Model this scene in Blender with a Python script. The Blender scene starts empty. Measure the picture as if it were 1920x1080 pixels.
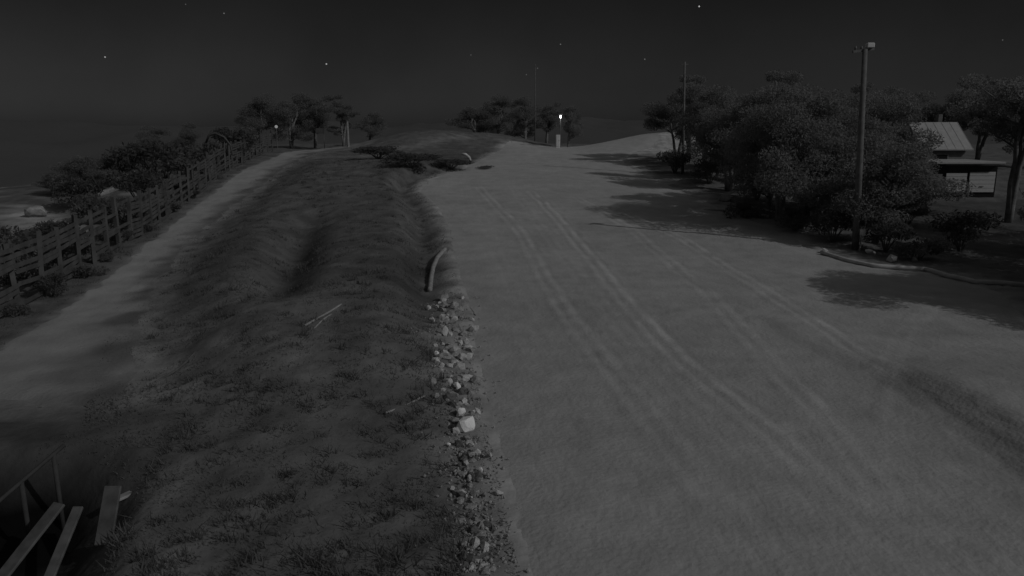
import bpy, bmesh, math, random
import numpy as np
from mathutils import Vector, Matrix
R = math.radians
sc = bpy.context.scene
C = sc.collection

# ------------------------------------------------------------------ camera
CAM_H, PITCH, FPX = 6.0, 12.1, 1400.0            # metres, degrees down, focal length in px of a 1920 px frame
cd = bpy.data.cameras.new('camera'); cam = bpy.data.objects.new('camera', cd); C.objects.link(cam)
cam.location = (0, 0, CAM_H); cam.rotation_euler = (R(90 - PITCH), 0, 0)
cd.sensor_width = 36; cd.lens = 36 * FPX / 1920; cd.clip_start = .1; cd.clip_end = 40000
sc.camera = cam
# ------------------------------------------------------------------ moonlit night: sky and moon
MOON_EL, MOON_AZ = 34, 30                         # elevation; degrees behind the camera's right hand
w = bpy.data.worlds.new('World'); sc.world = w; w.use_nodes = True
nt = w.node_tree; nt.nodes.clear()
sky = nt.nodes.new('ShaderNodeTexSky'); sky.sky_type = 'NISHITA'; sky.sun_disc = False
sky.sun_elevation = R(MOON_EL); sky.sun_rotation = R(90 + MOON_AZ); sky.dust_density = 1.0
bw = nt.nodes.new('ShaderNodeRGBToBW'); bg = nt.nodes.new('ShaderNodeBackground'); wo = nt.nodes.new('ShaderNodeOutputWorld')
nt.links.new(sky.outputs[0], bw.inputs[0]); 
tcw = nt.nodes.new('ShaderNodeTexCoord'); sx = nt.nodes.new('ShaderNodeSeparateXYZ'); nt.links.new(tcw.outputs['Generated'], sx.inputs[0])
rp = nt.nodes.new('ShaderNodeValToRGB'); nt.links.new(sx.outputs[2], rp.inputs[0])     # night sky: pale at the horizon, dark above it, brightened out of view overhead to lift the shadows
rp.color_ramp.elements[0].color = (.165, .165, .165, 1); rp.color_ramp.elements[1].position = .6; rp.color_ramp.elements[1].color = (1, 1, 1, 1)
for q_, c_ in ((.05, .122), (.17, .078), (.26, .16)):
    e_ = rp.color_ramp.elements.new(q_); e_.color = (c_, c_, c_, 1)
mw = nt.nodes.new('ShaderNodeMath'); mw.operation = 'MULTIPLY'; nt.links.new(bw.outputs[0], mw.inputs[0]); nt.links.new(rp.outputs[0], mw.inputs[1])

cn = nt.nodes.new('ShaderNodeTexNoise'); cn.inputs['Scale'].default_value = 5; cn.inputs['Detail'].default_value = 5; nt.links.new(tcw.outputs['Generated'], cn.inputs['Vector'])
cm = nt.nodes.new('ShaderNodeMapRange'); cm.inputs[1].default_value = .3; cm.inputs[2].default_value = .7; cm.inputs[3].default_value = .86; cm.inputs[4].default_value = 1.14; nt.links.new(cn.outputs[0], cm.inputs[0])
mc = nt.nodes.new('ShaderNodeMath'); mc.operation = 'MULTIPLY'; nt.links.new(mw.outputs[0], mc.inputs[0]); nt.links.new(cm.outputs[0], mc.inputs[1])   # thin night haze
nt.links.new(mc.outputs[0], bg.inputs[0]); nt.links.new(bg.outputs[0], wo.inputs[0])
bg.inputs[1].default_value = 0.031
ml = bpy.data.lights.new('moon', 'SUN'); ml.energy = .66; ml.angle = R(.55); ml.color = (1, 1, 1)
mo = bpy.data.objects.new('moon', ml); C.objects.link(mo)
mdir = Vector((math.cos(R(MOON_AZ)) * math.cos(R(MOON_EL)), -math.sin(R(MOON_AZ)) * math.cos(R(MOON_EL)), math.sin(R(MOON_EL))))
mo.rotation_euler = mdir.to_track_quat('Z', 'Y').to_euler()
sc.view_settings.view_transform = 'Standard'; sc.view_settings.look = 'None'
sc.view_settings.exposure = 0; sc.view_settings.gamma = 1

# ------------------------------------------------------------------ helpers
def wav(x, y, scale, seed, octs=3):
    """smooth pseudo-noise, about -1..1"""
    rng = np.random.RandomState(seed); s = 0; tot = 0; a = 1.0
    for o in range(octs):
        t = 0
        for k in range(4):
            th = rng.uniform(0, math.tau); ph = rng.uniform(0, math.tau); f = rng.uniform(.7, 1.4) / scale * math.tau
            t = t + np.sin((x * math.cos(th) + y * math.sin(th)) * f + ph + 1.3 * np.sin((x * math.sin(th) - y * math.cos(th)) * f * .6 + ph * 2))
        s = s + a * t / 2.6; tot += a; a *= .5; scale /= 2.1
    return s / tot
def ss(a, b, v):
    t = np.clip((v - a) / (b - a), 0, 1); return t * t * (3 - 2 * t)
def bump(x, y, cx, cy, rx, ry, rot=0):
    c, s = math.cos(R(rot)), math.sin(R(rot)); u = ((x - cx) * c + (y - cy) * s) / rx; v = (-(x - cx) * s + (y - cy) * c) / ry
    return np.exp(-(u * u + v * v))
def near(pts, x, y):
    """smallest distance from x, y to a polyline"""
    d = np.full(np.broadcast(x, y).shape, 1e9)
    for (x0, y0), (x1, y1) in zip(pts, pts[1:]):
        vx, vy = x1 - x0, y1 - y0; L = vx * vx + vy * vy
        t = np.clip(((x - x0) * vx + (y - y0) * vy) / L, 0, 1)
        d = np.minimum(d, np.hypot(x - x0 - t * vx, y - y0 - t * vy))
    return d

PATH_OUT = [(-12, 9), (-12.6, 14), (-14.2, 20), (-16, 28), (-18, 36), (-19.6, 43), (-21, 50), (-23.6, 66), (-25.5, 85), (-24, 96)]
PATH_IN = [(-5.5, 9), (-7.5, 14), (-10.2, 20), (-13.2, 27), (-15.4, 34), (-17.2, 42), (-18.2, 50), (-20.2, 66), (-21.5, 85), (-18, 96)]
ROAD_L = [(0.8, 3), (.05, 10.9), (-.75, 17), (-1.7, 26.5), (-2.6, 33), (-3.8, 43), (-5.2, 50), (-6.8, 55), (-6.9, 60), (-5.2, 66), (-3.7, 73), (-1.6, 85), (-.8, 100)]
ROAD_R = [(15, 3), (16, 12), (16.5, 23), (18.2, 27), (17.4, 30), (14.9, 34), (14.2, 41), (13, 50), (12, 60), (11, 75), (13.5, 84), (18, 92), (18, 100)]
def cx(pts, y):
    return np.interp(y, [p[1] for p in pts], [p[0] for p in pts])
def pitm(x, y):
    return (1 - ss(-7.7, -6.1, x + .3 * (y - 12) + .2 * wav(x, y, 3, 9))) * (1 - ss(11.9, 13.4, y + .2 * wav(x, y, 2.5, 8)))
def H(x, y):
    x = np.asarray(x, float); y = np.asarray(y, float)
    z = 3.4 * ss(22, 94, y)
    rl, rr = cx(ROAD_L, y), cx(ROAD_R, y)
    # grassy mound between path and road, a shallow gully down its middle and a ditch beside the road
    inm = ss(0, 3.5, x - cx(PATH_IN, y)) * ss(0, 3.0, rl - x) * ss(11, 20, y) * (1 - ss(62, 80, y))
    z = z + .75 * inm
    z = z - .85 * np.exp(-((x + 8.5 + (y - 26.5) * .19) / 1.15) ** 2) * ss(22, 27, y) * (1 - ss(36, 47, y))
    z = z - .65 * np.exp(-((x - rl + 1.5) / .75) ** 2) * ss(20, 28, y) * (1 - ss(58, 70, y))
    # banks either side of the road's crest
    z = z + 2.3 * bump(x, y, -12, 101, 8, 9) + 1.6 * bump(x, y, -3, 108, 7, 8)
    z = z + 2.1 * bump(x, y, 20, 97, 7.5, 8.0)
    # low windrow added at the right of the road, near face shaped to fall dark
    wx = np.interp(y, [7, 10, 12.5, 14.5, 16.5, 18.5], [8.6, 8.9, 9.1, 9.3, 9.1, 8.7])
    z = z + .36 * ss(-.3, 1.1, x - wx) * ss(8, 13, y) * (1 - ss(16, 20, y)) * (1 - ss(13, 22, x))
    # roll of the ground
    z = z + .10 * wav(x, y, 9, 3) * (1 - .75 * ss(-.5, 1.5, x - rl) * (1 - ss(-1, 1, x - rr))) + .25 * wav(x, y, 45, 5) * ss(12, 30, np.hypot(x - 6, y - 20))
    # pit added at bottom left, shaped to hold the corner in shade
    z = z - 1.15 * pitm(x, y)
    # hillside falls away on the left and behind the crest
    edge = np.interp(y, [-50, 20, 50, 65, 88, 110], [-42, -40, -37.5, -33, -33, -36])
    z = z - 48 * ss(0, 90, edge - x) - 46 * ss(0, 150, y - 122)
    f = np.maximum(ss(60, 500, edge - x), ss(160, 700, y - 0))
    far = ss(900, 4200, np.hypot(x, y))
    z = z + f * (-70 + 8 * wav(x, y, 400, 12)) + far * (150 + 75 * wav(x, y, 2600, 21, 4))
    return z
def hz(x, y): return float(H(x, y))
cp, sp_ = math.cos(R(PITCH)), math.sin(R(PITCH))
def ray(px, py):
    u, v = (px - 960) / FPX, (540 - py) / FPX
    return Vector((u, cp + v * sp_, v * cp - sp_))
def at(px, py):
    """ground point seen at this pixel of the 1920 x 1080 photograph"""
    d = ray(px, py); t = 3 * 70 ** (AT_T); q = np.array(d)[None] * t[:, None]
    k = np.argmax(CAM_H + q[:, 2] < H(q[:, 0], q[:, 1])); k = k if k else len(t) - 1
    t0, t1 = t[max(0, k - 1)], t[k]
    t = np.linspace(t0, t1, 40); q = np.array(d)[None] * t[:, None]
    k = np.argmax(CAM_H + q[:, 2] < H(q[:, 0], q[:, 1])); p = q[k]
    return Vector((p[0], p[1], hz(p[0], p[1])))
AT_T = np.linspace(0, 1, 400)
def deep(px, py, Y):
    """point at forward distance Y on the line of sight"""
    d = ray(px, py); return d * (Y / d.y) + Vector((0, 0, CAM_H))

def mat(name, a, rough=.9, var=.25, scale=3, detail=4, bump_=0, bscale=20, spec=.25, attr=None, a2=None):
    m = bpy.data.materials.new(name); m.use_nodes = True; n = m.node_tree; b = n.nodes['Principled BSDF']
    b.inputs['Roughness'].default_value = rough; b.inputs['Specular IOR Level'].default_value = spec
    tc = n.nodes.new('ShaderNodeTexCoord'); no = n.nodes.new('ShaderNodeTexNoise'); no.inputs['Scale'].default_value = scale; no.inputs['Detail'].default_value = detail
    n.links.new(tc.outputs['Object'], no.inputs['Vector'])
    mr = n.nodes.new('ShaderNodeMapRange'); mr.inputs[1].default_value = .3; mr.inputs[2].default_value = .7
    mr.inputs[3].default_value = 1 - var; mr.inputs[4].default_value = 1 + var
    n.links.new(no.outputs[0], mr.inputs[0])
    mu = n.nodes.new('ShaderNodeMath'); mu.operation = 'MULTIPLY'; n.links.new(mr.outputs[0], mu.inputs[0])
    if attr:
        at_ = n.nodes.new('ShaderNodeAttribute'); at_.attribute_name = attr
        mx = n.nodes.new('ShaderNodeMapRange'); mx.inputs[3].default_value = a; mx.inputs[4].default_value = a2; mx.clamp = False
        n.links.new(at_.outputs['Fac'], mx.inputs[0]); n.links.new(mx.outputs[0], mu.inputs[1])
    else: mu.inputs[1].default_value = a
    n.links.new(mu.outputs[0], b.inputs['Base Color'])
    if bump_:
        nb = n.nodes.new('ShaderNodeTexNoise'); nb.inputs['Scale'].default_value = bscale; nb.inputs['Detail'].default_value = 5
        n.links.new(tc.outputs['Object'], nb.inputs['Vector'])
        bp = n.nodes.new('ShaderNodeBump'); bp.inputs['Strength'].default_value = bump_; bp.inputs['Distance'].default_value = .05
        n.links.new(nb.outputs[0], bp.inputs['Height']); n.links.new(bp.outputs[0], b.inputs['Normal'])
    return m
def emit(name, s):
    m = bpy.data.materials.new(name); m.use_nodes = True; n = m.node_tree; n.nodes.clear()
    e = n.nodes.new('ShaderNodeEmission'); e.inputs[1].default_value = s; o = n.nodes.new('ShaderNodeOutputMaterial'); n.links.new(e.outputs[0], o.inputs[0]); return m
M = dict(
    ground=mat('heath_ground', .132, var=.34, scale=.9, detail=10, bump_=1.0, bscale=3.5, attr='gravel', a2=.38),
    road=mat('gravel_road', .385, var=.10, scale=1.1, detail=12, bump_=.5, bscale=9, attr='track_shade', a2=.475),
    path=mat('gravel_path', .13, var=.12, scale=.8, detail=7, bump_=.5, bscale=9, attr='gravel', a2=.34),
    grass=mat('dry_grass', .21, var=.2, scale=1.2),
    leaf=mat('gum_leaves', .26, var=.25, scale=.9, rough=.6), leaf2=mat('heath_leaves', .2, var=.35, scale=1.5, rough=.7),
    leaf3=mat('dark_leaves', .15, var=.4, scale=1.2, rough=.7), leaf4=mat('black_leaves', .03, var=.4, scale=1.2, rough=.7),
    bark=mat('pale_bark', .2, var=.4, scale=3), pole=mat('weathered_pole', .16, var=.25, scale=4),
    rock=mat('grey_rock', .32, var=.35, scale=4, bump_=.4), rock2=mat('pale_rock', .56, var=.25, scale=4, bump_=.4),
    white=mat('white_quartz', .9, var=.08, scale=5, bump_=.3), rockd=mat('dark_rock', .12, var=.3, scale=4, bump_=.4),
    fence=mat('weathered_timber', .095, var=.35, scale=1.5), board=mat('worn_board', .11, var=.3, scale=5), rail=mat('dark_rail', .06), timber=mat('pale_board', .3, var=.25, scale=5), metal=mat('grey_metal', .16, rough=.5, var=.1),
    roofm=mat('pale_sheet_roof', .38, rough=.6, var=.1), wall=mat('grey_cladding', .2, var=.12), door=mat('pale_roller_door', .5, var=.05),
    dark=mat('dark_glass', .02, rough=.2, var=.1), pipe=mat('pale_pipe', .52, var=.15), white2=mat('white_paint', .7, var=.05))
for k in ('leaf', 'leaf2', 'leaf3', 'grass'):                      # thin leaves let some light through
    n = M[k].node_tree; b = n.nodes['Principled BSDF']; o = n.nodes['Material Output']; tl = n.nodes.new('ShaderNodeBsdfTranslucent'); mx = n.nodes.new('ShaderNodeMixShader')
    n.links.new(b.inputs['Base Color'].links[0].from_socket, tl.inputs[0]); mx.inputs[0].default_value = .6
    n.links.new(b.outputs[0], mx.inputs[1]); n.links.new(tl.outputs[0], mx.inputs[2]); n.links.new(mx.outputs[0], o.inputs[0])

def tag(o, label=None, cat=None, group=None, kind=None):
    for k, v in (('label', label), ('category', cat), ('group', group), ('kind', kind)):
        if v: o[k] = v
    return o
def link(name, me, m, parent=None, smooth=False):
    if m: me.materials.clear(); me.materials.append(m)
    if smooth: me.polygons.foreach_set('use_smooth', [True] * len(me.polygons))
    o = bpy.data.objects.new(name, me); C.objects.link(o); o.parent = parent; return o
def obj(name, bm, m, parent=None, smooth=False):
    me = bpy.data.meshes.new(name); bm.to_mesh(me); bm.free(); return link(name, me, m, parent, smooth)
def empty(name, loc, rz=0):
    o = bpy.data.objects.new(name, None); C.objects.link(o); o.location = loc; o.rotation_euler.z = rz; return o
def pyd(name, verts, faces, m, parent=None, smooth=False):
    me = bpy.data.meshes.new(name); me.from_pydata([tuple(v) for v in verts], [], faces); return link(name, me, m, parent, smooth)
def copy_tree(o, parent=None):
    c = o.copy(); C.objects.link(c); c.parent = parent
    for ch in list(o.children): copy_tree(ch, c)
    return c
def box(bm, c, s, rot=None, bev=0):
    r = bmesh.ops.create_cube(bm, size=1); mtx = Matrix.Translation(c) @ (rot.to_4x4() if rot else Matrix()) @ Matrix.Diagonal((*s, 1))
    bmesh.ops.transform(bm, matrix=mtx, verts=r['verts'])
    if bev: bmesh.ops.bevel(bm, geom=list({e for v in r['verts'] for e in v.link_edges}), offset=bev, segments=1, affect='EDGES')
def tube(bm, pts, rad, n=8):
    pts = [Vector(p) for p in pts]; rings = []
    for i, p in enumerate(pts):
        d = (pts[min(i + 1, len(pts) - 1)] - pts[max(i - 1, 0)]).normalized()
        a = d.orthogonal().normalized() if i == 0 else (a - d * a.dot(d)).normalized()
        b = d.cross(a); r = rad[i] if hasattr(rad, '__len__') else rad
        rings.append([bm.verts.new(p + (a * math.cos(math.tau * k / n) + b * math.sin(math.tau * k / n)) * r) for k in range(n)])
    for r0, r1 in zip(rings, rings[1:]):
        for k in range(n): bm.faces.new((r0[k], r0[(k + 1) % n], r1[(k + 1) % n], r1[k]))
    bm.faces.new(rings[0][::-1]); bm.faces.new(rings[-1])
def bar(bm, p, q, sx, sz):
    p, q = Vector(p), Vector(q); d = q - p; box(bm, (p + q) / 2, (sx, d.length, sz), d.to_track_quat('Y', 'Z').to_matrix())

# ------------------------------------------------------------------ ground, road, path
def graded(lo, hi, a, b, step, grow):
    v = list(np.arange(a, b + 1e-6, step)); s = step; x = b
    while x < hi: s *= grow; x += s; v.append(x)
    s = step; x = a
    while x > lo: s *= grow; x -= s; v.insert(0, x)
    return np.array(v)
def gridmesh(name, X, Y, Z, m, attrs=None):
    ny, nx = X.shape; co = np.stack([X, Y, Z], -1).reshape(-1, 3); i = np.arange(ny * nx).reshape(ny, nx)
    f = np.stack([i[:-1, :-1], i[:-1, 1:], i[1:, 1:], i[1:, :-1]], -1).reshape(-1, 4)
    me = bpy.data.meshes.new(name); me.vertices.add(len(co)); me.vertices.foreach_set('co', co.ravel())
    me.loops.add(f.size); me.loops.foreach_set('vertex_index', f.ravel()); me.polygons.add(len(f))
    me.polygons.foreach_set('loop_start', np.arange(0, f.size, 4)); me.update(calc_edges=True); me.validate()
    for k, v in (attrs or {}).items():
        at_ = me.attributes.new(k, 'FLOAT', 'POINT'); at_.data.foreach_set('value', np.clip(v, -.6, 1.3).astype('f').ravel())
    o = link(name, me, m, None, True); o['kind'] = 'structure'; return o
def gravel(X, Y):  # bare gravel share; painted shade pulls it below zero
    n = wav(X, Y, 5, 31, 4); g = 0
    rl, rr = cx(ROAD_L, Y), cx(ROAD_R, Y)
    g = np.maximum(g, ss(-1.6, .3, X - rl + .5 * n) * (1 - ss(-.5, 2.5, X - rr + n)) * (1 - ss(96, 104, Y)))
    g = np.maximum(g, .4 * ss(14, 17, Y) * ss(-.35, .3, X - cx(PATH_OUT, Y) + .2 * n) * (1 - ss(-.6, 1.6, X - cx(PATH_IN, Y) + .8 * n)))
    g = np.maximum(g, 1.3 * ss(.1, .5, bump(X, Y, 18, 93, 8.5, 10)))                               # bare pale bank by the crest
    g = np.maximum(g, .55 * ss(.1, .8, n) * ss(0, 4, cx(PATH_OUT, Y) - 2.5 - X) * (1 - ss(60, 140, np.hypot(X, Y))))   # bare patches beyond the fence
    g = np.maximum(g, 1.0 * np.exp(-(near([tuple(at(*q)[:2]) for q in ((40, 402), (85, 418), (95, 445))], X, Y) / 1.7) ** 2)); g = np.maximum(g, .6 * np.exp(-(near([tuple(at(*q)[:2]) for q in ((190, 392), (225, 392))], X, Y) / 1.2) ** 2))
    g = np.maximum(g, .3 * np.exp(-(near([(-17, 84), (-11, 92), (-6, 99)], X, Y) / 1.3) ** 2))
    g = np.maximum(g, .28 * np.exp(-(near([(-20, 78), (-14, 80), (-7, 76)], X, Y) / 1.4) ** 2))
    g = g - .10 * bump(X, Y, -11.5, 31, 3.2, 9) - .28 * np.exp(-((X + 8.0 + (Y - 26.5) * .19) / .7) ** 2) * ss(23, 27, Y) * (1 - ss(34, 44, Y)) + .1 * bump(X, Y, -6, 11, 5, 5) - .2 * bump(X, Y, -6, 74, 5, 7) - .3 * bump(X, Y, -3.8, 31, 1.3, 9)  # gully, ditch and crest hollow: shade painted in as darker ground
    g = g + .16 * bump(X, Y, -5.5, 19, 4, 6) + .08 * n
    g = g - .50 * pitm(X, Y) - .12 * bump(X, Y, -8, 12.5, 3.5, 2) - .18 * bump(X, Y, -8, 14, 3.5, 2) - .22 * ss(20, 25, X) * (1 - ss(50, 52, Y)) * ss(30, 33, Y) + .45 * bump(X, Y, 27, 38.5, 4, 1.3)  # pit and the ground around it painted dark as shade
    g = g * (1 - ss(120, 250, np.hypot(X, Y))) - .17 * ss(120, 250, np.hypot(X, Y))
    return g
gx = graded(-9000, 9000, -24, 22, .22, 1.045); gy = graded(-60, 9500, 5, 50, .22, 1.035)
X, Y = np.meshgrid(gx, gy); Z = H(X, Y)
rl, rr = cx(ROAD_L, Y), cx(ROAD_R, Y)
Z = Z - .10 * ss(-.1, .45, X - rl) * ss(-.1, .45, rr - X) * ((Y < 99) & (Y > 3)) - .05 * ((X > cx(PATH_OUT, Y) + .4) & (X < cx(PATH_IN, Y) - .4) & (Y < 95) & (Y > 14.5))
rngh = np.random.RandomState(2); nearm = np.hypot(X, Y) < 150
onroad = (X > rl - .2) & (X < rr + .2) & (Y < 99)
Z = Z + np.where(nearm & ~onroad, .022 * wav(X, Y, 2.6, 44, 2) + .022 * rngh.normal(size=X.shape) * (pitm(X, Y) < .1), 0) * (1 - .9 * ss(-.3, .5, X - cx(PATH_OUT, Y)) * ss(-.9, .1, cx(PATH_IN, Y) - X) * ss(13, 16, Y))
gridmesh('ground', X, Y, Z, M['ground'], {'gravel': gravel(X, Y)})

TR = [[(900, 350), (985, 440), (1060, 570), (1200, 745), (1300, 860), (1400, 975), (1500, 1100)],
      [(1000, 360), (1050, 410), (1110, 480), (1250, 640), (1340, 720), (1480, 830), (1640, 975), (1810, 1100)],
      [(1085, 370), (1190, 430), (1330, 545), (1420, 640), (1570, 800), (1690, 940), (1850, 1100)],
      [(1180, 400), (1290, 450), (1450, 550), (1560, 620), (1640, 670), (1790, 760), (2000, 880)],
      [(900, 380), (960, 520), (1040, 650), (1150, 800), (1280, 975), (1380, 1100)],
      [(960, 345), (1015, 420), (1080, 500), (1180, 620), (1290, 740), (1400, 840), (1530, 975), (1650, 1100)],
      [(1760, 575), (1705, 625), (1672, 700), (1658, 780), (1655, 860), (1670, 960)]]
TRW = [[tuple(at(*p)[:2]) for p in t] for t in TR]
ys = graded(3, 100, 3.2, 45, .16, 1.02); ys = ys[(ys >= 3) & (ys < 101)]
NR = 220; t = np.linspace(0, 1, NR)[None, :]; Yr = np.repeat(ys[:, None], NR, 1)
jl = .16 * wav(ys, ys * 0, 1.7, 51, 4)[:, None] + .25 * wav(ys, ys * 0, 7, 52)[:, None]
jr = .5 * wav(ys, ys * 0, 5, 53, 4)[:, None]
Xl, Xr = cx(ROAD_L, Yr) + jl, cx(ROAD_R, Yr) + jr
Xq = Xl + (Xr - Xl) * t
tk = 0; rut = 0
for i, tw in enumerate(TRW):
    wgt = (.75, .95, .6, .8, .2, .25, .45)[i]
    for off, wo_, wd in ((0, 1, .2), (.42, .6, .14), (-.36, .3, .1)):
        d = np.abs(near(tw, Xq + off + .06 * wav(Xq, Yr, 7, 70 + i), Yr)); wd = wd * (1 + .35 * wav(Xq, Yr, 6, 65 + i, 2)); nn = np.clip(.7 + .8 * wav(Xq, Yr, 4, 60 + i + int(off * 10), 4), 0, 1.4)
        nn = nn * (.25 + .75 * ss(9, 17, Yr))
        tk = tk + 1.5 * wgt * wo_ * nn * (np.exp(-(d / wd) ** 2) - .35 * np.exp(-((d - .25) / .13) ** 2))
        rut = rut + wgt * wo_ * nn * (.014 * np.exp(-(d / wd) ** 2) - .018 * np.exp(-((d - .25) / .13) ** 2))
rut = rut + .012 * wav(Xq, Yr, 2.2, 91, 4) + .004 * np.random.RandomState(3).normal(size=Xq.shape)
tk = tk + .35 * ss(20, 75, Yr) + .3 * wav(Xq, Yr, 5, 80, 4) + .25 * wav(Xq, Yr, 13, 84, 2) + .12 * wav(Xq, Yr, 1.1, 82, 4) - .9 * np.exp(-(near([tuple(at(*p)[:2]) for p in ((1440, 600), (1500, 640), (1600, 690))], Xq, Yr) / .3) ** 2)
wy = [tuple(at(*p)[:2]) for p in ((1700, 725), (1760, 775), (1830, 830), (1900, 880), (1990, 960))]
tk = tk - 1.5 * np.exp(-(near(wy, Xq, Yr) / .65) ** 2) * (.9 + .3 * wav(Xq, Yr, 2, 83)) - .3 * ss(7.5, 13, Xq) * (1 - ss(15, 22, Yr))  # windrow's shaded face painted as a dark band; near right toned down
edge = np.minimum(np.arange(NR), NR - 1 - np.arange(NR))[None, :]
Zr = H(Xq, Yr) + .02 + rut + .008 * wav(Xq, Yr, .8, 90, 3) - .05 * (1 - ss(0, 18, edge + 0 * Xq))
gridmesh('road', Xq, Yr, Zr, M['road'], {'track_shade': tk})

ys = graded(15.5, 96, 16, 45, .25, 1.03); ys = ys[(ys >= 15.2) & (ys < 96)]
t = np.linspace(0, 1, 34)[None, :]; Yp = np.repeat(ys[:, None], 34, 1)
Xl = cx(PATH_OUT, Yp) + .22 * wav(ys, ys * 0, 2.3, 54, 4)[:, None]; Xr = cx(PATH_IN, Yp) + .45 * wav(ys, ys * 0, 4, 55, 4)[:, None]
Xq = Xl + (Xr - Xl) * t; edge = np.minimum(np.arange(34), 33 - np.arange(34))[None, :]
g = (1 - ss(.45, 1.0, t + .25 * wav(Xq, Yp, 4, 57, 3))) * (.6 + .4 * ss(15, 25, Yp)) + .15 * wav(Xq, Yp, 2.5, 58, 4)
gridmesh('path', Xq, Yp, H(Xq, Yp) + .02 - .12 * (1 - ss(15.3, 16.6, Yp + .7 * wav(Xq, Yp, 3, 59, 3))) + .02 * wav(Xq, Yp, 1, 56, 3) - .09 * (1 - ss(0, 2, edge + 0 * Xq)), M['path'], {'gravel': g})

# ------------------------------------------------------------------ plants
def leaves(centres, n, size, rng, flat=.6, up=.25):
    """n small leaf-clump faces spread through lumps given as (x, y, z, r)"""
    cs = np.array(centres); wts = cs[:, 3] ** 2; idx = rng.choice(len(cs), n, p=wts / wts.sum())
    d = rng.normal(size=(n, 3)); d /= np.linalg.norm(d, axis=1)[:, None]
    rad = cs[idx, 3] * rng.uniform(.25, 1.15, n) ** .6; p = cs[idx, :3] + d * rad[:, None] * np.array([1, 1, flat])
    a = rng.normal(size=(n, 3)); a[:, 2] -= up; a /= np.linalg.norm(a, axis=1)[:, None]; b = np.cross(a, rng.normal(size=(n, 3))); b /= np.linalg.norm(b, axis=1)[:, None]
    s = size * rng.uniform(.5, 1.3, n)[:, None]
    v = np.stack([p - a * s, p + b * s * .4, p + a * s, p - b * s * .4], 1).reshape(-1, 3)
    me = bpy.data.meshes.new('crown'); me.vertices.add(4 * n); me.vertices.foreach_set('co', v.ravel())
    me.loops.add(4 * n); me.loops.foreach_set('vertex_index', np.arange(4 * n)); me.polygons.add(n)
    me.polygons.foreach_set('loop_start', np.arange(0, 4 * n, 4)); me.update(calc_edges=True); return me
def make_gum(seed, h=8, spread=3.2, n=24000, leafm='leaf', size=.08, low=.32):
    rng = np.random.RandomState(seed); root = empty('snow_gum', (0, 0, 0)); bm = bmesh.new(); cs = []
    stems = rng.randint(2, 4)
    for s in range(stems):
        th = rng.uniform(0, math.tau); lean = rng.uniform(.05, .32) * spread; top = h * rng.uniform(.62, .88)
        pts = []
        for k in range(7):
            f = k / 6; pts.append(Vector((math.cos(th) * lean * f ** 1.3 * 1.6 + rng.normal() * .12 * f, math.sin(th) * lean * f ** 1.3 * 1.6 + rng.normal() * .12 * f, top * f - .25)))
        tube(bm, pts, [.17 * (1 - .8 * k / 6) + .02 for k in range(7)], 7)
        for b in range(6):
            f = rng.uniform(low, 1); k = min(5, int(f * 6)); p0 = pts[k].lerp(pts[k + 1], f * 6 - k) if k < 6 else pts[6]
            az = rng.uniform(0, math.tau); L = spread * rng.uniform(.35, .95) * (1.15 - .5 * f)
            p1 = p0 + Vector((math.cos(az) * L * .5, math.sin(az) * L * .5, rng.uniform(.2, .9))); p2 = p0 + Vector((math.cos(az) * L, math.sin(az) * L, rng.uniform(.5, 1.5)))
            tube(bm, [p0, p1, p2], [.06, .04, .015], 5); cs.append((*p2, rng.uniform(.55, 1.15) * spread / 3.2)); cs.append((*p1, rng.uniform(.35, .7) * spread / 3.2))
        cs.append((*pts[6], rng.uniform(.8, 1.2)))
    obj('trunk', bm, M['bark'], root, True)
    link('crown', leaves(cs, n, size, rng), M[leafm], root)
    return root
def make_shrub(seed, r=1, h=1, n=1500, leafm='leaf2', size=.08):
    rng = np.random.RandomState(seed); root = empty('shrub', (0, 0, 0)); bm = bmesh.new(); cs = []
    for s in range(9):
        az = rng.uniform(0, math.tau); L = r * rng.uniform(.15, .85); p = Vector((math.cos(az) * L, math.sin(az) * L, h * rng.uniform(.35, .8)))
        tube(bm, [(0, 0, -.1), p * .5 + Vector((0, 0, .1)), p], [.03, .02, .008], 5); cs.append((*p, rng.uniform(.25, .5) * r))
    obj('stem', bm, M['bark'], root, True); link('foliage', leaves(cs, n, size, rng), M[leafm], root); return root
gums = {}
def place(kind, x, y, s, label, group=None, rz=None, sz=None, cat='tree', name=None, dz=0):
    first = gums[kind].get('o') if kind in gums else None
    spec = gums[kind]
    if not spec.get('used'): o = spec['o']; spec['used'] = True
    else: o = copy_tree(spec['o'])
    o.location = (x, y, hz(x, y) + dz); o.rotation_euler = (0, 0, random.uniform(0, 6.28) if rz is None else rz)
    o.scale = (s, s, s if sz is None else sz)
    for k in ('group',):
        if k in o: del o[k]
    if name: o.name = name
    return tag(o, label, cat, group)
random.seed(7)
for k, sd, a in (('a', 11, {}), ('b', 23, dict(spread=3.8, h=7.6)), ('c', 35, dict(spread=2.7, h=8.4)), ('d', 47, dict(spread=3.4, low=.15, n=28000)),
                 ('e', 59, dict(spread=3.0, h=6, low=.1, n=20000))):
    gums[k] = dict(o=make_gum(sd, **a))
gums['f'] = dict(o=make_gum(71, h=9, spread=3.3, low=.62, n=17000)); gums['g'] = dict(o=make_gum(83, h=8, spread=3.6, low=.5))
for k, sd, a in (('s', 3, {}), ('t', 5, dict(h=.7, r=1.2)), ('u', 6, dict(h=1.5, r=1.1, n=2200, leafm='leaf3'))):
    gums[k] = dict(o=make_shrub(sd, **a))

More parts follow.
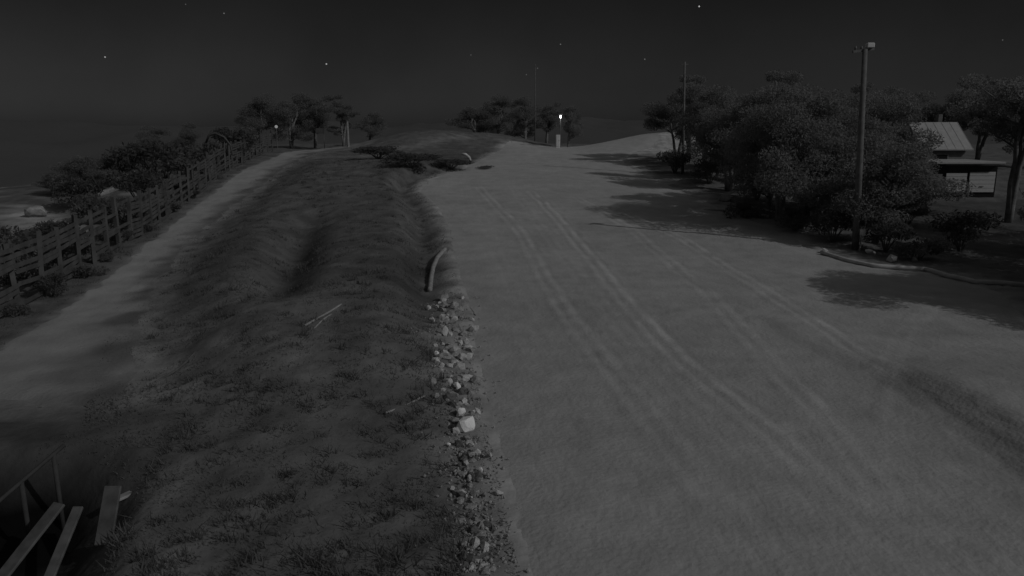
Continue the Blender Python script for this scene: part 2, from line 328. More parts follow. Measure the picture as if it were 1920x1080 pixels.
def tree_px(kind, px, py_top, Y, label, group=None, wide=1.0):
    """tree whose crown top is seen at this height, standing at forward distance Y"""
    d = deep(px, py_top, Y); g = hz(d.x, Y); base = {'a': 8, 'b': 7.6, 'c': 8.4, 'd': 8, 'e': 6, 'f': 9, 'g': 8}[kind]
    s = max(.25, (d.z - g) / base / .93); return place(kind, d.x, Y, s * wide, label, group, sz=s)
GR = 'snow gums right of the road'; GL = 'snow gums beyond the paling fence'; GC = 'snow gums behind the crest'
# the dark belt right of the road
tree_px('g', 1275, 160, 74, 'dark snow gum at the left end of the belt, beside the thin distant pole', GR)
tree_px('a', 1330, 160, 70, 'dark snow gum just right of the thin distant pole, pale ground glowing under it', GR)
tree_px('d', 1400, 152, 60, 'broad dark snow gum highest in the middle of the belt right of the road', GR, 1.15)
tree_px('c', 1455, 158, 55, 'narrow dark snow gum near the middle of the belt, behind the pale ground lines', GR)
tree_px('d', 1480, 185, 46, 'low-branched snow gum at the front of the belt, left of the wooden power pole', GR, 1.1)
tree_px('a', 1530, 165, 49, 'tall snow gum rising close behind the left side of the wooden power pole', GR, 1.1)
tree_px('e', 1545, 255, 41, 'short dark bushy gum at the foot of the belt left of the power pole', GR, 1.2)
tree_px('b', 1650, 185, 46, 'dark snow gum behind the wooden power pole, on its right side', GR)
tree_px('e', 1660, 265, 37, 'short bushy gum right of the power pole, above the pale stones', GR, 1.15)
tree_px('c', 1590, 172, 60, 'distant snow gum showing behind the wooden power pole', GR)
tree_px('d', 1760, 165, 72, 'dark snow gum standing behind the pale roofed hut', GR, 1.1)
tree_px('a', 1705, 150, 78, 'far snow gum left of the pale roofed hut, top above the roof', GR)
tree_px('g', 1850, 150, 70, 'dark snow gum hanging over the low garage, right of the hut roof', GR, 1.1)
tree_px('f', 1932, 120, 44, 'tall dark snow gum with bare trunk at the right edge of the photo', GR, 1.1)
tree_px('e', 1350, 240, 64, 'short dark gum under the left end of the belt, right of the pale bank', GR, 1.1)
tree_px('d', 1645, 165, 42.5, 'tall dark snow gum close behind the wooden power pole, leaning right', GR, .95)
tree_px('b', 1525, 172, 40.3, 'dark snow gum in the front row, first left of the wooden power pole', GR)
tree_px('d', 1455, 200, 47, 'dark snow gum leaning over the pale ground pipes', GR)
tree_px('a', 1375, 172, 56, 'dark snow gum in the second row, left of the pale ground pipes', GR, 1.2)
tree_px('b', 1478, 178, 42.5, 'front row snow gum standing nearest the lit gravel, left of the power pole', GR)
tree_px('a', 1440, 146, 66, 'tall snow gum in the back row forming the belt\'s highest point', GR, 1.2)
tree_px('c', 1300, 158, 78, 'far snow gum in the back row directly behind the thin distant pole', GR, 1.2)
tree_px('a', 1690, 172, 74, 'snow gum filling the gap between the power pole and the pale roofed hut', GR, 1.1)
tree_px('d', 1955, 118, 67, 'tall dark snow gum at the right edge, behind the bare leaning trunk', GR, 1.2)
# trees just outside the right edge, seen only by the shade they throw over the gravel
for i, (x, y, s, k) in enumerate(((20.9, 23.8, 1.1, 'd'), (24.2, 24.6, 1.1, 'b'), (22.8, 21.3, 1.0, 'd'), (26.5, 24, 1.2, 'd'), (25.5, 29.5, 1.05, 'b'), (31, 33, 1.2, 'a'), (30.5, 37, 1.1, 'b'), (29, 20, 1.1, 'a'))):
    place(k, x, y, s, 'snow gum standing beyond the right edge of the photo', 'snow gums out of frame on the right')
# left, beyond the fence
tree_px('e', 98, 325, 52, 'small dark gum on the far left skyline above the bare pale ground', GL, 1.4)
tree_px('e', 145, 292, 53, 'rounded dark gum on the left skyline beside the far left gum', GL, 1.5)
tree_px('e', 195, 290, 57, 'small dark gum on the left skyline above the bent pale log', GL, 1.4)
tree_px('e', 262, 256, 66, 'rounded dark gum at the left end of the middle clump', GL, 1.3)
tree_px('b', 290, 240, 78, 'dark gum on the left skyline, left half of the middle clump', GL, 1.5)
tree_px('d', 350, 226, 80, 'dark gum on the left skyline, tallest of the middle clump', GL, 1.2)
tree_px('e', 385, 262, 76, 'small gum on the skyline at the right end of the middle clump', GL, 1.3)
tree_px('e', 420, 262, 80, 'low grey gum on the skyline behind the end of the paling fence', GL, 1.3)
tree_px('b', 480, 182, 98, 'leftmost gum of the far clump at the end of the pale path', GL)
tree_px('d', 540, 168, 101, 'broad dark gum in the far clump, over the small lit lamp', GL, 1.1)
tree_px('a', 585, 172, 103, 'dark gum in the far clump, behind the pale notice board', GL)
tree_px('c', 640, 186, 98, 'slim dark gum at the right of the far clump, beside the pale post', GL, 1.1)
tree_px('e', 690, 210, 108, 'faint gum at the right end of the far clump', GL, 1.2)
# behind the crest of the road
tree_px('e', 895, 200, 116, 'low wide gum at the left of the crest clump', GC, 1.4)
tree_px('b', 935, 182, 118, 'dark gum behind the crest left of the faint mast', GC, 1.1)
tree_px('d', 985, 178, 120, 'dark gum behind the crest, the faint mast rising from it', GC, 1.1)
tree_px('a', 1025, 186, 122, 'dark gum behind the crest just left of the bright lamp', GC)
tree_px('e', 1066, 198, 99, 'small gum behind the crest just right of the bright lamp', GC, .8)
# shrubs
def shrub_px(kind, px, py, s, label, group, sz=None):
    p = at(px, py); return place(kind, p.x, p.y, s, label, group, sz=sz, cat='shrub', name='shrub')
SB = 'heath shrubs'
for px, py, s, k, lab in (
    (150, 395, 1.5, 'u', 'dark shrub on the skyline right of the bare pale ground'),
    (275, 350, 2.4, 'u', 'dark shrub between the fence top and the middle clump of gums'),
    (310, 335, 2.2, 's', 'grey shrub behind the middle of the paling fence'), (370, 318, 2.4, 's', 'grey shrub behind the far half of the paling fence'),
    (30, 480, 1.6, 's', 'grey shrub seen through the nearest bays of the fence'), (90, 470, 1.5, 's', 'grey shrub behind the second bay of the fence'),
    (200, 420, 1.7, 's', 'grey shrub behind the slats in the middle of the near fence'), (440, 300, 2.2, 'u', 'dark shrub at the far end of the fence'),
    (845, 318, 1.9, 'u', 'dark low shrub left of the pale bent marker near the crest'), (905, 316, 1.0, 't', 'low dark shrub right of the pale bent marker near the crest'),
    (770, 314, 2.4, 'u', 'flat shrub added as a dark shade streak on the grass left of the road crest'), (710, 298, 2.4, 'u', 'flat shrub added as a dark shade streak near the foot of the far bank'),
    (1490, 432, 1.3, 's', 'grey shrub at the foot of the gum belt, left of the power pole'), (1560, 455, 1.2, 'u', 'dark shrub just left of the foot of the power pole'),
    (1660, 472, 1.1, 'u', 'dark shrub behind the pale stones right of the power pole'), (1720, 488, 1.1, 's', 'grey shrub right of the pale stones beside the pale hose'),
    (1400, 408, 1.2, 't', 'low grey shrub by the pale ground pipes'), (1800, 470, 1.4, 'u', 'dark shrub in the deep shade under the right edge trees'),
    (1265, 325, 1.4, 'u', 'dark shrub at the foot of the trunk left of the thin pole'), (1330, 345, 1.4, 'u', 'dark shrub under the left end of the gum belt'),
    (1420, 375, 1.6, 'u', 'dark shrub under the middle of the gum belt'), (1700, 425, 1.0, 'u', 'dark shrub left of the black ground below the garage')):
    shrub_px(k, px, py, s, lab, SB,   .36 * s if 680 < px < 930 else None)  # shrubs left of the crest flattened into dark shade streaks

bm = bmesh.new(); q = [at(185, 368) + Vector((0, 0, .1)), at(232, 352) + Vector((0, 0, .2)), deep(244, 330, 55), deep(268, 309, 57), deep(315, 306, 60)]; tube(bm, [v - q[0] for v in q], [.2, .26, .24, .2, .14], 8)
o = obj('fallen_log', bm, M['timber'], None, True); o.location = q[0]; tag(o, 'bent pale log lying beyond the fence between the two left gum clumps', 'log')
# fallen pale branch arching over the ground behind the fence
bm = bmesh.new(); q = [deep(*p, 64) for p in ((386, 268), (392, 253), (404, 250), (420, 257), (432, 272), (436, 292))]; tube(bm, [v - q[0] for v in q], [.08, .11, .1, .09, .07, .05], 8)
o = obj('fallen_branch', bm, M['fence'], None, True); o.location = q[0]; tag(o, 'pale fallen branch arching up behind the far half of the paling fence', 'branch')
for i, q in enumerate((18.3, 21, 28.5,  31, 34, 38, 43, 49, 56, 63, 71)):
    x_ = cx(PATH_OUT, q) - 2.2 - (i * 7 % 5) * .35; place(('s', 'u', 't')[i % 3], x_, q, 1.1 + (i * 5 % 4) * .16, 'scrubby bush growing close behind the paling fence', 'scrub along the paling fence', cat='shrub', name='shrub')
for i, q in enumerate((20.2, 23.4, 26.3, 29.6, 32.5, 36.2, 40.5, 46, 52, 60)):
    x_ = cx(PATH_OUT, q) - .75 - (i * 3 % 4) * .12; place(('t', 's', 'u')[i % 3], x_, q, .42 + (i * 5 % 4) * .09, 'small tuft of scrub at the foot of the paling fence, on the path side', 'low scrub at the foot of the paling fence', cat='shrub', name='shrub')
# grass over the mound, countless
rng = np.random.RandomState(5); n = 200000
ty = 8 + 80 * rng.uniform(0, 1, n) ** 1.6; tx = rng.uniform(-1, 1, n) * 0
side = rng.uniform(0, 1, n); lo, hi = cx(PATH_IN, ty) - 1.2, cx(ROAD_L, ty) - .1
lo = np.where(ty < 14, -9, lo)
tx = lo + (hi - lo) * side
out = rng.uniform(0, 1, n) < .22; tx = np.where(out, cx(PATH_OUT, ty) - rng.uniform(0, 8, n), tx)
keep = (wav(tx, ty, 3.5, 77, 4) > rng.uniform(-1.4, .9, n)) & (pitm(tx, ty) < .2); tx, ty = tx[keep], ty[keep]; n = len(tx)
# tussocks: taller knots of blades here and there
m_ = 900; ky = 9 + 60 * rng.uniform(0, 1, m_) ** 1.5; kx = cx(PATH_IN, ky) + (cx(ROAD_L, ky) - .9 - cx(PATH_IN, ky)) * rng.uniform(0, 1, m_); kr = rng.uniform(0, 1, m_)
fx = cx(PATH_OUT, ky) - rng.uniform(.1, 6, m_); kx = np.where(kr < .3, fx, kx); ok_ = pitm(kx, ky) < .2; kx, ky = kx[ok_], ky[ok_]
px_ = np.repeat(kx, 26) + rng.normal(size=len(kx) * 26) * .1; py_ = np.repeat(ky, 26) + rng.normal(size=len(kx) * 26) * .1
tall = np.concatenate([np.ones(n), np.full(len(px_), 2.8)]); tx = np.concatenate([tx, px_]); ty = np.concatenate([ty, py_]); n = len(tx)
tz = H(tx, ty) - .02; az = rng.uniform(0, math.tau, n); hh = rng.uniform(.025, .075, n) * (1 + .5 * wav(tx, ty, 6, 78)) * tall; ww = hh * .15 / tall + .006
lean = rng.normal(size=(n, 2)) * .6
P = np.stack([tx, ty, tz], -1); A = np.stack([np.cos(az), np.sin(az), 0 * az], -1) * ww[:, None]
T = P + np.stack([lean[:, 0] * hh, lean[:, 1] * hh, hh], -1)
v = np.stack([P - A, P + A, T], 1).reshape(-1, 3)
me = bpy.data.meshes.new('grass'); me.vertices.add(3 * n); me.vertices.foreach_set('co', v.ravel()); me.loops.add(3 * n); me.loops.foreach_set('vertex_index', np.arange(3 * n))
me.polygons.add(n); me.polygons.foreach_set('loop_start', np.arange(0, 3 * n, 3)); me.update(calc_edges=True)
tag(link('grass', me, M['grass']), 'short rough grass over the mound between path and road', 'grass', kind='stuff')

# ------------------------------------------------------------------ rocks beside the road
def rock_bm(seed, s, sub=2):
    rg = random.Random(seed); bm = bmesh.new(); bmesh.ops.create_icosphere(bm, subdivisions=sub, radius=1)
    cuts = [(Vector((rg.gauss(0, 1), rg.gauss(0, 1), rg.gauss(0, 1))).normalized(), rg.uniform(.5, .85)) for _ in range(9)]
    for v in bm.verts:
        for nrm, dd in cuts:
            k = v.co.dot(nrm)
            if k > dd: v.co -= nrm * (k - dd)
        v.co *= rg.uniform(.96, 1.04)
        v.co = Vector((v.co.x * s[0], v.co.y * s[1], v.co.z * s[2]))
    return bm
def rock(px, py, wpx, hpx, m, label, seed, group='pale rocks along the road edge', cat='rock', tilt=0):
    p = at(px, py); k = p.y / FPX; o = obj('rock', rock_bm(seed, (wpx * k * .56, wpx * k * .5, hpx * k * .62)), M[m])
    o.location = p + Vector((0, wpx * k * .3, hpx * k * .38)); o.rotation_euler = (0, tilt, random.uniform(0, 6))
    return tag(o, label, cat, group)
rock(874, 811, 42, 34, 'white', 'big white angular rock, largest on the road edge, casting a black shadow', 5)
rock(863, 783, 22, 24, 'white', 'white rock leaning against the back of the biggest white rock', 8)
rock(859, 733, 12, 18, 'white', 'small upright white stone with a thin shadow, above the big rocks', 9)
rock(874, 646, 17, 12, 'rock2', 'pale stone at the right edge of the rubble, upper of two', 12)
rock(866, 676, 20, 14, 'rock2', 'pale stone beside a black gap in the rubble, lower of two', 13)
rock(818, 668, 12, 11, 'white', 'bright little stone on the left side of the rubble strip', 14)
rock(829, 690, 13, 11, 'rock2', 'bright round stone in the middle of the rubble strip', 15)
rock(834, 630, 14, 22, 'rock2', 'blocky pale stone in the upper rubble strip', 16)
rock(803, 582, 11, 10, 'rock2', 'pale stone at the top left end of the rubble strip', 17)
rock(886, 778, 12, 12, 'rock2', 'pale stone right of the white leaning rock', 18)
rock(900, 886, 10, 12, 'white', 'bright pebble low in the rubble strip', 19)
rock(879, 902, 10, 14, 'rock2', 'upright pale pebble low in the rubble strip, left side', 20)
rock(847, 922, 13, 11, 'rock2', 'pale flat stone left of the rubble near the bottom', 21)
rock(841, 836, 8, 8, 'white', 'tiny white pebble in the grass left of the rubble, under the big rock', 22)
rock(884, 936, 6, 6, 'white', 'tiny white pebble at the bottom of the rubble strip', 23)
rock(919, 858, 11, 10, 'rock2', 'pale stone at the right edge of the lower rubble', 24)
rock(936, 930, 18, 12, 'rock2', 'pale grey stone at the bottom right of the rubble against the gravel', 25)
protos = []
for k in range(6):
    rg = random.Random(k); protos.append(obj('stone', rock_bm(40 + k, (1, rg.uniform(.6, .9), rg.uniform(.5, .8)), 1), M[('rock', 'rock2', 'rockd', 'rock', 'rock', 'rockd')[k]]))
used = set(); rg = random.Random(99)
for i in range(270):
    py = rg.uniform(560, 1075); f = (py - 560) / 400
    c = 838 + 40 * max(0, min(f, 1)) ** 1.2 + 12 * f + 22 * max(0, f - 1); wd = 34 + 14 * math.sin(f * 5 + 1) + 6 * f
    px = c + rg.gauss(0, 1) * wd * .55
    if px > c + wd * 1.15: continue
    p = at(px, py); k = (i % 6) if p.y < 17 else (0, 1, 1, 3, 4, 1, 0)[i % 7]; o = protos[k]
    if k in used: o = o.copy(); C.objects.link(o)
    used.add(k); s = rg.choice((.03, .045, .06, .08, .11, .13) if py > 740 else (.05, .065, .085, .1, .12)) * (1.0 + 1.1 * float(ss(13, 19, p.y)))
    o.scale = (s, s, s); o.location = p + Vector((0, 0, s * .12)); o.rotation_euler = (rg.uniform(-.4, .4), rg.uniform(-.4, .4), rg.uniform(0, 6.3))
    lab = {0: 'grey angular stone', 1: 'pale angular stone', 2: 'dark angular stone', 3: 'flat grey stone', 4: 'blocky grey stone', 5: 'dark blocky stone'}[k]
    tag(o, lab + ' in the rubble strip between the grass mound and the gravel road', 'stone', 'stones in the rubble strip')
rng = np.random.RandomState(8); bm = bmesh.new()
for i in range(1000):
    py = rng.uniform(555, 1078); f = (py - 560) / 400; c = 840 + 40 * max(0, min(f, 1)) ** 1.2 + 12 * f + 22 * max(0, f - 1)
    yy = 6 / math.tan(math.atan((py - 540) / FPX) + R(PITCH)); xx = (c + rng.normal() * 30 - 960) / FPX * (yy * cp + 6 * sp_)
    s = rng.uniform(.012, .035); r = bmesh.ops.create_icosphere(bm, subdivisions=1, radius=s)
    z0 = hz(xx, yy)
    for v in r['verts']: v.co = v.co * rng.uniform(.7, 1.15) + Vector((xx, yy, z0 + s * .4))
tag(obj('gravel', bm, M['rock']), 'fine loose gravel between the stones of the rubble strip', 'gravel', kind='stuff')
rock(114, 430, 24, 18, 'rock2', 'round pale boulder on the bare ground beyond the near end of the fence', 31, 'boulders beyond the fence')
rock(85, 452, 26, 16, 'rock2', 'flat pale boulder seen over the fence, below the round one', 32, 'boulders beyond the fence')
rock(62, 408, 40, 22, 'rock', 'wide grey boulder on the bare ground at the far left', 33, 'boulders beyond the fence')
rock(196, 398, 30, 16, 'rock2', 'pale boulder behind the middle of the near fence', 34, 'boulders beyond the fence')
# stones by the trees on the right
for px, py, a, b, m, lab in ((1675, 492, 22, 17, 'rock2', 'square pale stone under the bushy gum right of the power pole'), (1634, 478, 22, 12, 'rock2', 'slanting pale stone just right of the power pole foot'),
                             (1716, 492, 11, 12, 'rock', 'small grey stone right of the square pale stone'), (1698, 480, 14, 9, 'rock', 'low grey stone behind the square pale stone'),
                             (1362, 378, 30, 14, 'rock', 'low grey boulder in the shade right of the road'), (1548, 474, 16, 9, 'rock2', 'pale stone at the upper end of the pale hose')):
    rock(px, py, a, b, m, lab, px, 'stones under the gum belt')

# ------------------------------------------------------------------ pipes and hoses lying on the ground
def hose(name, pts, r, m, label, cat):
    P = [at(*p) for p in pts]; q = []
    for a, b in zip(P, P[1:]):
        for k in range(6): c = a.lerp(b, k / 6); q.append(Vector((c.x, c.y, hz(c.x, c.y) + r * .8)))
    q.append(P[-1] + Vector((0, 0, r * .8)))
    bm = bmesh.new(); tube(bm, q, r, 10); return tag(obj(name, bm, M[m], None, True), label, cat)
hose('hose', [(1540, 476), (1590, 492), (1640, 502), (1700, 506), (1735, 508), (1775, 520), (1830, 532), (1900, 536), (1960, 540)], .095, 'pipe', 'long pale hose snaking along the ground from the power pole to the right edge', 'hose')
hose('drain_pipe', [(835, 470), (819, 488), (812, 505), (808, 528), (806, 548)], .1, 'timber', 'curved pale pipe lying in the ditch at the top of the rubble strip', 'pipe')
hose('ground_pipe', [(1320, 394), (1370, 396), (1400, 400), (1440, 408)], .09, 'pipe', 'pale pipe on the shaded ground, nearer and longer of two', 'pipe')
hose('ground_pipe', [(1395, 385), (1420, 391), (1452, 400)], .07, 'pipe', 'pale pipe on the shaded ground, farther and shorter of two', 'pipe')

hose('stick', [(572, 612), (600, 596), (640, 572)], .03, 'timber', 'long pale stick lying in the grass in the middle of the mound', 'stick')
hose('stick', [(588, 618), (606, 600), (622, 590)], .022, 'timber', 'short pale stick beside the long one in the middle of the mound', 'stick')
hose('stick', [(292, 718), (330, 696), (366, 662)], .03, 'board', 'grey stick on the grass at the left of the mound', 'stick')
hose('stick', [(722, 776), (756, 764), (796, 744)], .022, 'timber', 'pale stick in the grass pointing to the big white rock', 'stick')
# ------------------------------------------------------------------ fence on the left
FL = [(-15.0, 17), (-15.6, 20), (-16.5, 24), (-17.7, 30), (-19.2, 37), (-21.0, 46), (-22.5, 54), (-25, 68), (-27, 82), (-27.3, 88)]
root = empty('snow_fence', (FL[0][0], FL[0][1], hz(*FL[0])))
tag(root, 'tall weathered timber fence of posts and spaced slats along the pale path', 'fence')
inv = root.location.copy(); rg = random.Random(4); posts = []; s = 0
for a, b in zip(FL, FL[1:]):
    L = math.dist(a, b)
    while s < L: posts.append((a[0] + (b[0] - a[0]) * s / L, a[1] + (b[1] - a[1]) * s / L)); s += 1.9
    s -= L
HF = 2.2
for x, y in posts:
    bm = bmesh.new(); z = hz(x, y); bar(bm, Vector((x, y, z - .3)) - inv, Vector((x + rg.uniform(-.14, .14), y + rg.uniform(-.14, .14), z + HF + rg.uniform(-.05, .25))) - inv, .16, .16)
    obj('post', bm, M['fence'], root)
for (x0, y0), (x1, y1) in zip(posts, posts[1:]):
    bm = bmesh.new(); z0, z1 = hz(x0, y0), hz(x1, y1); dx, dy = x1 - x0, y1 - y0; L = math.hypot(dx, dy); nx, ny = dy / L * .075, -dx / L * .075
    for k in range(10):
        if rg.random() < .33: continue
        h = .16 + k * .21; j0, j1 = rg.uniform(-.05, .05), rg.uniform(-.05, .05)
        bar(bm, Vector((x0 + nx, y0 + ny, z0 + h + j0)) - inv, Vector((x1 + nx, y1 + ny, z1 + h + j1)) - inv, .022, .15)
    obj('slat_panel', bm, M['fence'], root)

# ------------------------------------------------------------------ power poles, mast
def lean_pole(name, base, top, r0, r1, m, label, cat='pole'):
    root = empty(name, base); bm = bmesh.new(); v = Vector(top) - Vector(base)
    tube(bm, [Vector((0, 0, -.3)), v * .5, v], [r0, (r0 + r1) / 2, r1], 10); obj('pole', bm, M[m], root, True); return tag(root, label, cat), v
b = at(1604, 468); tp = deep(1622, 92, b.y)
r, v = lean_pole('power_pole', b, tp, .17, .11, 'pole', 'tall leaning wooden power pole with a crossarm in front of the gum belt')
bm = bmesh.new(); bar(bm, v + Vector((-.55, 0, -.12)), v + Vector((.45, .1, .02)), .1, .11); obj('crossarm', bm, M['pole'], r)
bm = bmesh.new(); box(bm, v + Vector((.22, .02, .16)), (.34, .26, .22), bev=.03); obj('junction_box', bm, M['white2'], r)
for xx in (-.42, -.15):
    bm = bmesh.new(); tube(bm, [v + Vector((xx, .04, -.04)), v + Vector((xx, .04, .06)), v + Vector((xx, .04, .14))], [.04, .06, .03], 8); obj('insulator', bm, M['metal'], r)
b = at(1280, 326); r, v = lean_pole('service_pole', b, deep(1284, 116, b.y), .13, .08, 'pole', 'thin distant pole rising above the left end of the gum belt')
bm = bmesh.new(); bar(bm, v + Vector((-.3, 0, -.2)), v + Vector((.3, 0, -.2)), .08, .08); obj('crossarm', bm, M['pole'], r)
b = Vector((deep(1003, 262, 112).x, 112, hz(deep(1003, 262, 112).x, 112))); r, v = lean_pole('mast', b, deep(1004, 124, 112), .09, .05, 'pole', 'faint thin mast rising from the gums behind the crest', 'mast')
bm = bmesh.new(); tube(bm, [v, v + Vector((0, 0, .25))], [.08, .04], 8); obj('cap', bm, M['metal'], r)
b = at(1610, 470); root = tag(empty('marker_stake', b), 'short leaning stake with a bright reflector beside the power pole foot', 'stake')
bm = bmesh.new(); bar(bm, (0, 0, -.1), (.35, .1, 1.9), .06, .04); obj('stake', bm, M['timber'], root)
bm = bmesh.new(); bar(bm, (.13, .0, .72), (.2, .02, 1.05), .1, .03); obj('reflector', bm, M['white2'], root)

# ------------------------------------------------------------------ lamp and marker at the crest
p = at(1046, 278); p = Vector((deep(1046, 272, 94).x, 94, 0)); p.z = hz(p.x, p.y)
root = tag(empty('marker_box', p), 'pale upright cabinet at the road crest under the bright lamp', 'cabinet')
bm = bmesh.new(); box(bm, (0, 0, .8), (.52, .3, 1.7), bev=.04); obj('cabinet', bm, M['white2'], root)
bm = bmesh.new(); box(bm, (0, 0, 1.69), (.6, .38, .07), bev=.02); obj('lid', bm, M['metal'], root)
bm = bmesh.new(); box(bm, (0, -.165, .85), (.4, .03, 1.3), bev=.01); d_ = obj('door', bm, M['white2'], root)
bm = bmesh.new(); box(bm, (.14, -.19, .9), (.03, .03, .12)); obj('handle', bm, M['dark'], d_)
q = deep(1051, 219, 96); g = hz(q.x, 96)
root = tag(empty('street_lamp', (q.x, 96, g)), 'bright lit lamp on a slim post at the road crest', 'lamp')
hh = q.z - g
bm = bmesh.new(); tube(bm, [(0, 0, -.2), (0, 0, hh * .6), (0, 0, hh + .1)], [.07, .05, .04], 8); obj('post', bm, M['pole'], root, True)
bm = bmesh.new(); box(bm, (0, -.08, hh + .3), (.5, .5, .08), bev=.02); obj('hood', bm, M['metal'], root)
bm = bmesh.new(); bmesh.ops.create_icosphere(bm, subdivisions=2, radius=.11, matrix=Matrix.Translation((0, -.12, hh)) @ Matrix.Diagonal((1, .8, 1.5, 1))); obj('bulb', bm, emit('lamp_light', 14), root, True)

pl = bpy.data.lights.new('lamp_light', 'POINT'); pl.energy = 8; pl.shadow_soft_size = .15; po = bpy.data.objects.new('lamp_light', pl); C.objects.link(po); po.parent = root; po.location = (0, -.35, hh)
# bent pale marker by the shrubs near the crest
p = at(880, 304); root = tag(empty('bent_marker', p), 'pale bent marker board leaning by the dark shrubs near the crest', 'marker')
bm = bmesh.new(); tube(bm, [(-.75, 0, .8), (-.35, 0, .75), (0, 0, .45), (.2, 0, -.1)], [.1, .13, .13, .09], 8); obj('board', bm, M['rock2'], root, True)

# ------------------------------------------------------------------ far clump: little lamp, notice board, post
q = deep(518, 239, 97); g = hz(q.x, 97); root = tag(empty('garden_lamp', (q.x, 97, g)), 'small dim lamp glowing under the far left gum clump', 'lamp')
bm = bmesh.new(); tube(bm, [(0, 0, -.2), (0, 0, q.z - g)], [.05, .04], 8); obj('post', bm, M['pole'], root)
bm = bmesh.new(); bmesh.ops.create_icosphere(bm, subdivisions=2, radius=.2, matrix=Matrix.Translation((0, 0, q.z - g + .1))); obj('globe', bm, emit('dim_lamp_light', .22), root, True)
q = deep(600, 245, 95); g = hz(q.x, 95); root = tag(empty('notice_board', (q.x, 95, g)), 'small pale notice board on two legs under the far gum clump', 'board')
bm = bmesh.new(); box(bm, (0, 0, q.z - g), (1.1, .06, .6), bev=.01); obj('board', bm, M['fence'], root)
for s in (-.45, .45):
    bm = bmesh.new(); box(bm, (s, .06, (q.z - g) / 2), (.08, .06, q.z - g + .3)); obj('leg', bm, M['pole'], root)
q = deep(651, 228, 93); g = hz(q.x, 93); root = tag(empty('wooden_post', (q.x, 93, g)), 'pale wooden post standing at the right of the far gum clump', 'post')
bm = bmesh.new(); tube(bm, [(0, 0, -.2), (0, 0, q.z - g)], [.16, .13], 8); obj('post', bm, M['timber'], root); 
bm = bmesh.new(); tube(bm, [(0, 0, q.z - g), (0, 0, q.z - g + .1)], [.17, .1], 8); obj('cap', bm, M['metal'], root)

# ------------------------------------------------------------------ hut and garage on the right
def house(name, x0, x1, y0, depth, zb, eave, ridge, label, cat, ov=.4):
    root = tag(empty(name, ((x0 + x1) / 2, y0 + depth / 2, zb)), label, cat); W = (x1 - x0) / 2; D = depth / 2; e = eave - zb; r = ridge - zb
    V = [(-W, -D, -.4), (W, -D, -.4), (W, D, -.4), (-W, D, -.4), (-W, -D, e), (W, -D, e), (W, D, e), (-W, D, e), (-W, 0, r - .1), (W, 0, r - .1)]
    pyd('wall', V, [(0, 1, 5, 4), (2, 3, 7, 6), (1, 2, 6, 9, 5), (3, 0, 4, 8, 7), (4, 5, 9, 8), (6, 7, 8, 9)], M['wall'], root)
    bm = bmesh.new(); sl = (r - e) / D; th = .09
    for s in (-1, 1):
        a = [Vector((-W - ov, s * (D + ov), e - sl * ov + .04)), Vector((W + ov, s * (D + ov), e - sl * ov + .04)), Vector((W + ov, 0, r + .04)), Vector((-W - ov, 0, r + .04))]
        lo = [bm.verts.new(q) for q in a]; up = [bm.verts.new(q + Vector((0, 0, th))) for q in a]
        bm.faces.new(lo); bm.faces.new(up)
        for k in range(4): bm.faces.new((lo[k], lo[(k + 1) % 4], up[(k + 1) % 4], up[k]))
    nrib = int((2 * W + 2 * ov) / .6)
    for k in range(nrib + 1):
        xx = -W - ov + .03 + k * (2 * W + 2 * ov - .06) / nrib
        bar(bm, (xx, -(D + ov), e - sl * ov + .145), (xx, -.02, r + .137), .02, .012)
    obj('roof', bm, M['roofm'], root); return root, W, D, e
g = hz(32.5, 61); hx0, hx1 = deep(1727, 278, 61).x, deep(1797, 278, 61).x
root, W, D, e = house('hut', hx0 + .3, hx1 + .6, 61, 4.5, g, deep(1760, 275, 61).z, deep(1740, 232, 63).z, 'small hut with a pale sheet metal roof half hidden by dark gums', 'hut')
bm = bmesh.new(); box(bm, (-.2, -D - .02, e - .95), (1.0, .05, .8), bev=.01); f_ = obj('window', bm, M['timber'], root)
bm = bmesh.new(); box(bm, (-.2, -D - .05, e - .95), (.85, .02, .65)); obj('pane', bm, M['dark'], f_)
bm = bmesh.new(); box(bm, (.6, .2, deep(1740, 225, 63).z - g), (.35, .35, .9), bev=.02); obj('chimney', bm, M['metal'], root)
# low garage with two doors under a flat roof
x0, x1 = deep(1742, 362, 52).x, deep(1868, 362, 52).x; zb = deep(1800, 362, 52).z; zt = deep(1800, 303, 52).z; Hh = zt - zb
root = tag(empty('garage', ((x0 + x1) / 2, 54, zb)), 'low flat-roofed garage with two pale doors on dark ground under gums', 'garage'); W = (x1 - x0) / 2
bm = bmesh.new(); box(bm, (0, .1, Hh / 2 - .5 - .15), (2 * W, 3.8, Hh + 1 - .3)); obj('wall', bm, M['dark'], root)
bm = bmesh.new(); box(bm, (.1, -.1, Hh - .08), (2 * W + .1, 4.6, .16), bev=.03); obj('roof', bm, M['roofm'], root)
for k, (u0, u1, hgt) in enumerate(((1772, 1811, 36), (1816, 1864, 38))):
    a0, a1 = deep(u0, 362, 52).x - (x0 + x1) / 2, deep(u1, 362, 52).x - (x0 + x1) / 2; hd = hgt * 52 / FPX
    bm = bmesh.new()
    for j in range(5): box(bm, ((a0 + a1) / 2, -1.86 - .01, .04 + hd * (j + .5) / 5), (a1 - a0, .06, hd / 5 - .02), bev=.008)
    d_ = obj('door', bm, M['door'], root)
    bm = bmesh.new(); box(bm, ((a0 + a1) / 2, -1.93, .45), (.25, .04, .05)); obj('handle', bm, M['metal'], d_)
bm = bmesh.new(); box(bm, (-W + .45, -1.86, .65), (.8, .06, 1.3)); obj('side_panel', bm, M['wall'], root)

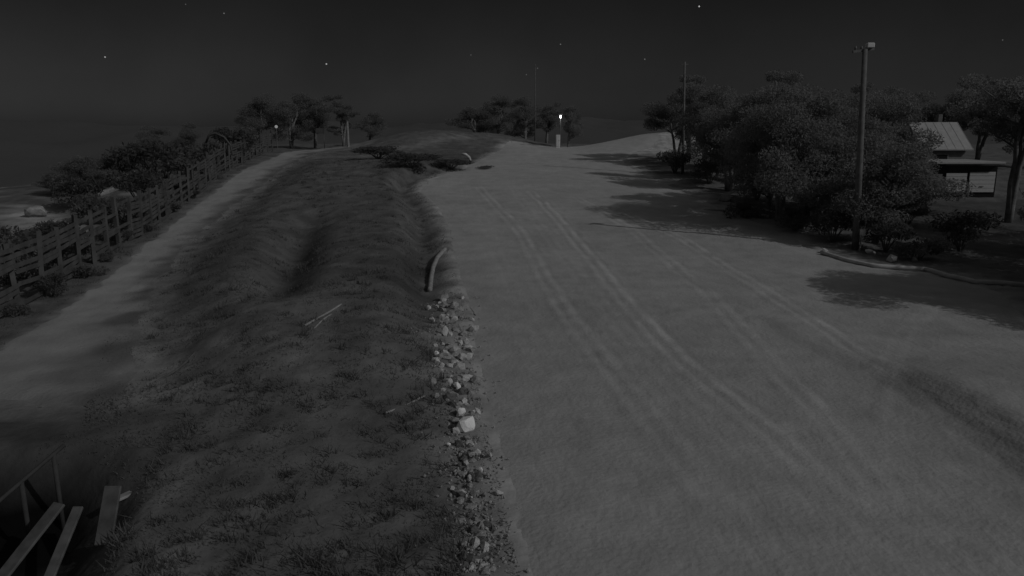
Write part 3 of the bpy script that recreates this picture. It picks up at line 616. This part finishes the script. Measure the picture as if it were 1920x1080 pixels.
# ------------------------------------------------------------------ handrail and boards in the pit, bottom left
a = deep(100, 852, 12.2); b_ = deep(0, 938, 11.2); g = hz(a.x, 12.2)
root = tag(empty('stair_handrail', (a.x, 12.2, g)), 'thin metal handrail sloping down into the dark pit at bottom left', 'handrail'); o0 = root.location.copy()
d = (b_ - a); st = a - d * .22
bm = bmesh.new(); tube(bm, [st - o0, a - o0, b_ - o0, b_ + d * .5 - o0], .035, 8); obj('rail', bm, M['rail'], root, True)
for f in (0, .62, 1.2):
    q = a + d * f; bm = bmesh.new(); tube(bm, [Vector((q.x, q.y, min(q.z - .3, hz(q.x, q.y) - .2))) - o0, q - o0], .04, 8); obj('post', bm, M['rail'], root, True)
for k, (pa, pb, wd, Y, lab) in enumerate((((112, 944), (60, 1010), .24, 11.2, 'pale board leaning out of the pit, leftmost of the leaning boards'),
                                          ((147, 950), (118, 1020), .17, 11.1, 'narrow pale board second from the left in the pit'),
                                          ((212, 911), (192, 1030), .27, 11.0, 'widest pale board standing steeply at the right of the pit'),
                                          ((243, 928), (216, 956), .16, 10.9, 'short bright board lying on the pit edge right of the widest board'))):
    p0, p1 = deep(*pa, Y), deep(*pb, Y - .5); bm = bmesh.new(); dr = (p1 - p0).normalized(); Lb = .5
    while Lb < 4 and p0.z + dr.z * Lb > hz(p0.x + dr.x * Lb, p0.y + dr.y * Lb): Lb += .05
    box(bm, dr * (Lb / 2), (wd, Lb, .05), dr.to_track_quat('Y', 'Z').to_matrix(), bev=.012)
    if k == 3:
        bm.free(); bm = bmesh.new(); p0 = at(234, 936) + Vector((0, 0, .06)); box(bm, (0, 0, 0), (.16, .55, .05), Matrix.Rotation(-.75, 3, 'Z') @ Matrix.Rotation(.12, 3, 'X'), bev=.012)
    o = obj('board', bm, M[('board', 'board', 'board', 'timber')[k]]); o.location = p0; tag(o, lab, 'board', 'boards in the pit')

# ------------------------------------------------------------------ stars
for px, py, rr_, e_, lab in ((1311, 12, 3.2, .45, 'brightest star, top of the sky right of centre'), (197, 107, 3.2, .3, 'star in the left of the sky'), (612, 120, 3.2, .35, 'star in the sky above the far gum clump'),
                           (1051, 83, 2.6, .12, 'faint star straight above the bright lamp'), (1209, 111, 2.6, .12, 'faint star left of the thin distant pole'), (883, 103, 2.4, .08, 'faint star in the middle of the sky'),
                           (1008, 128, 2.4, .08, 'faint star at the tip of the mast'), (987, 140, 2.4, .08, 'faint star just left of the mast'), (420, 25, 2.6, .14, 'faint star high in the left sky'),
                           (348, 8, 2.4, .08, 'faint star at the top edge of the left sky'), (1880, 75, 2.6, .08, 'faint star at the right edge of the sky')):
    bm = bmesh.new(); bmesh.ops.create_icosphere(bm, subdivisions=2, radius=rr_ * 1.7); o = obj('star', bm, emit('star_light', e_)); o.location = deep(px, py, 8000).lerp(Vector((0, 0, 6)), .3)
    tag(o, lab, 'star', 'stars')
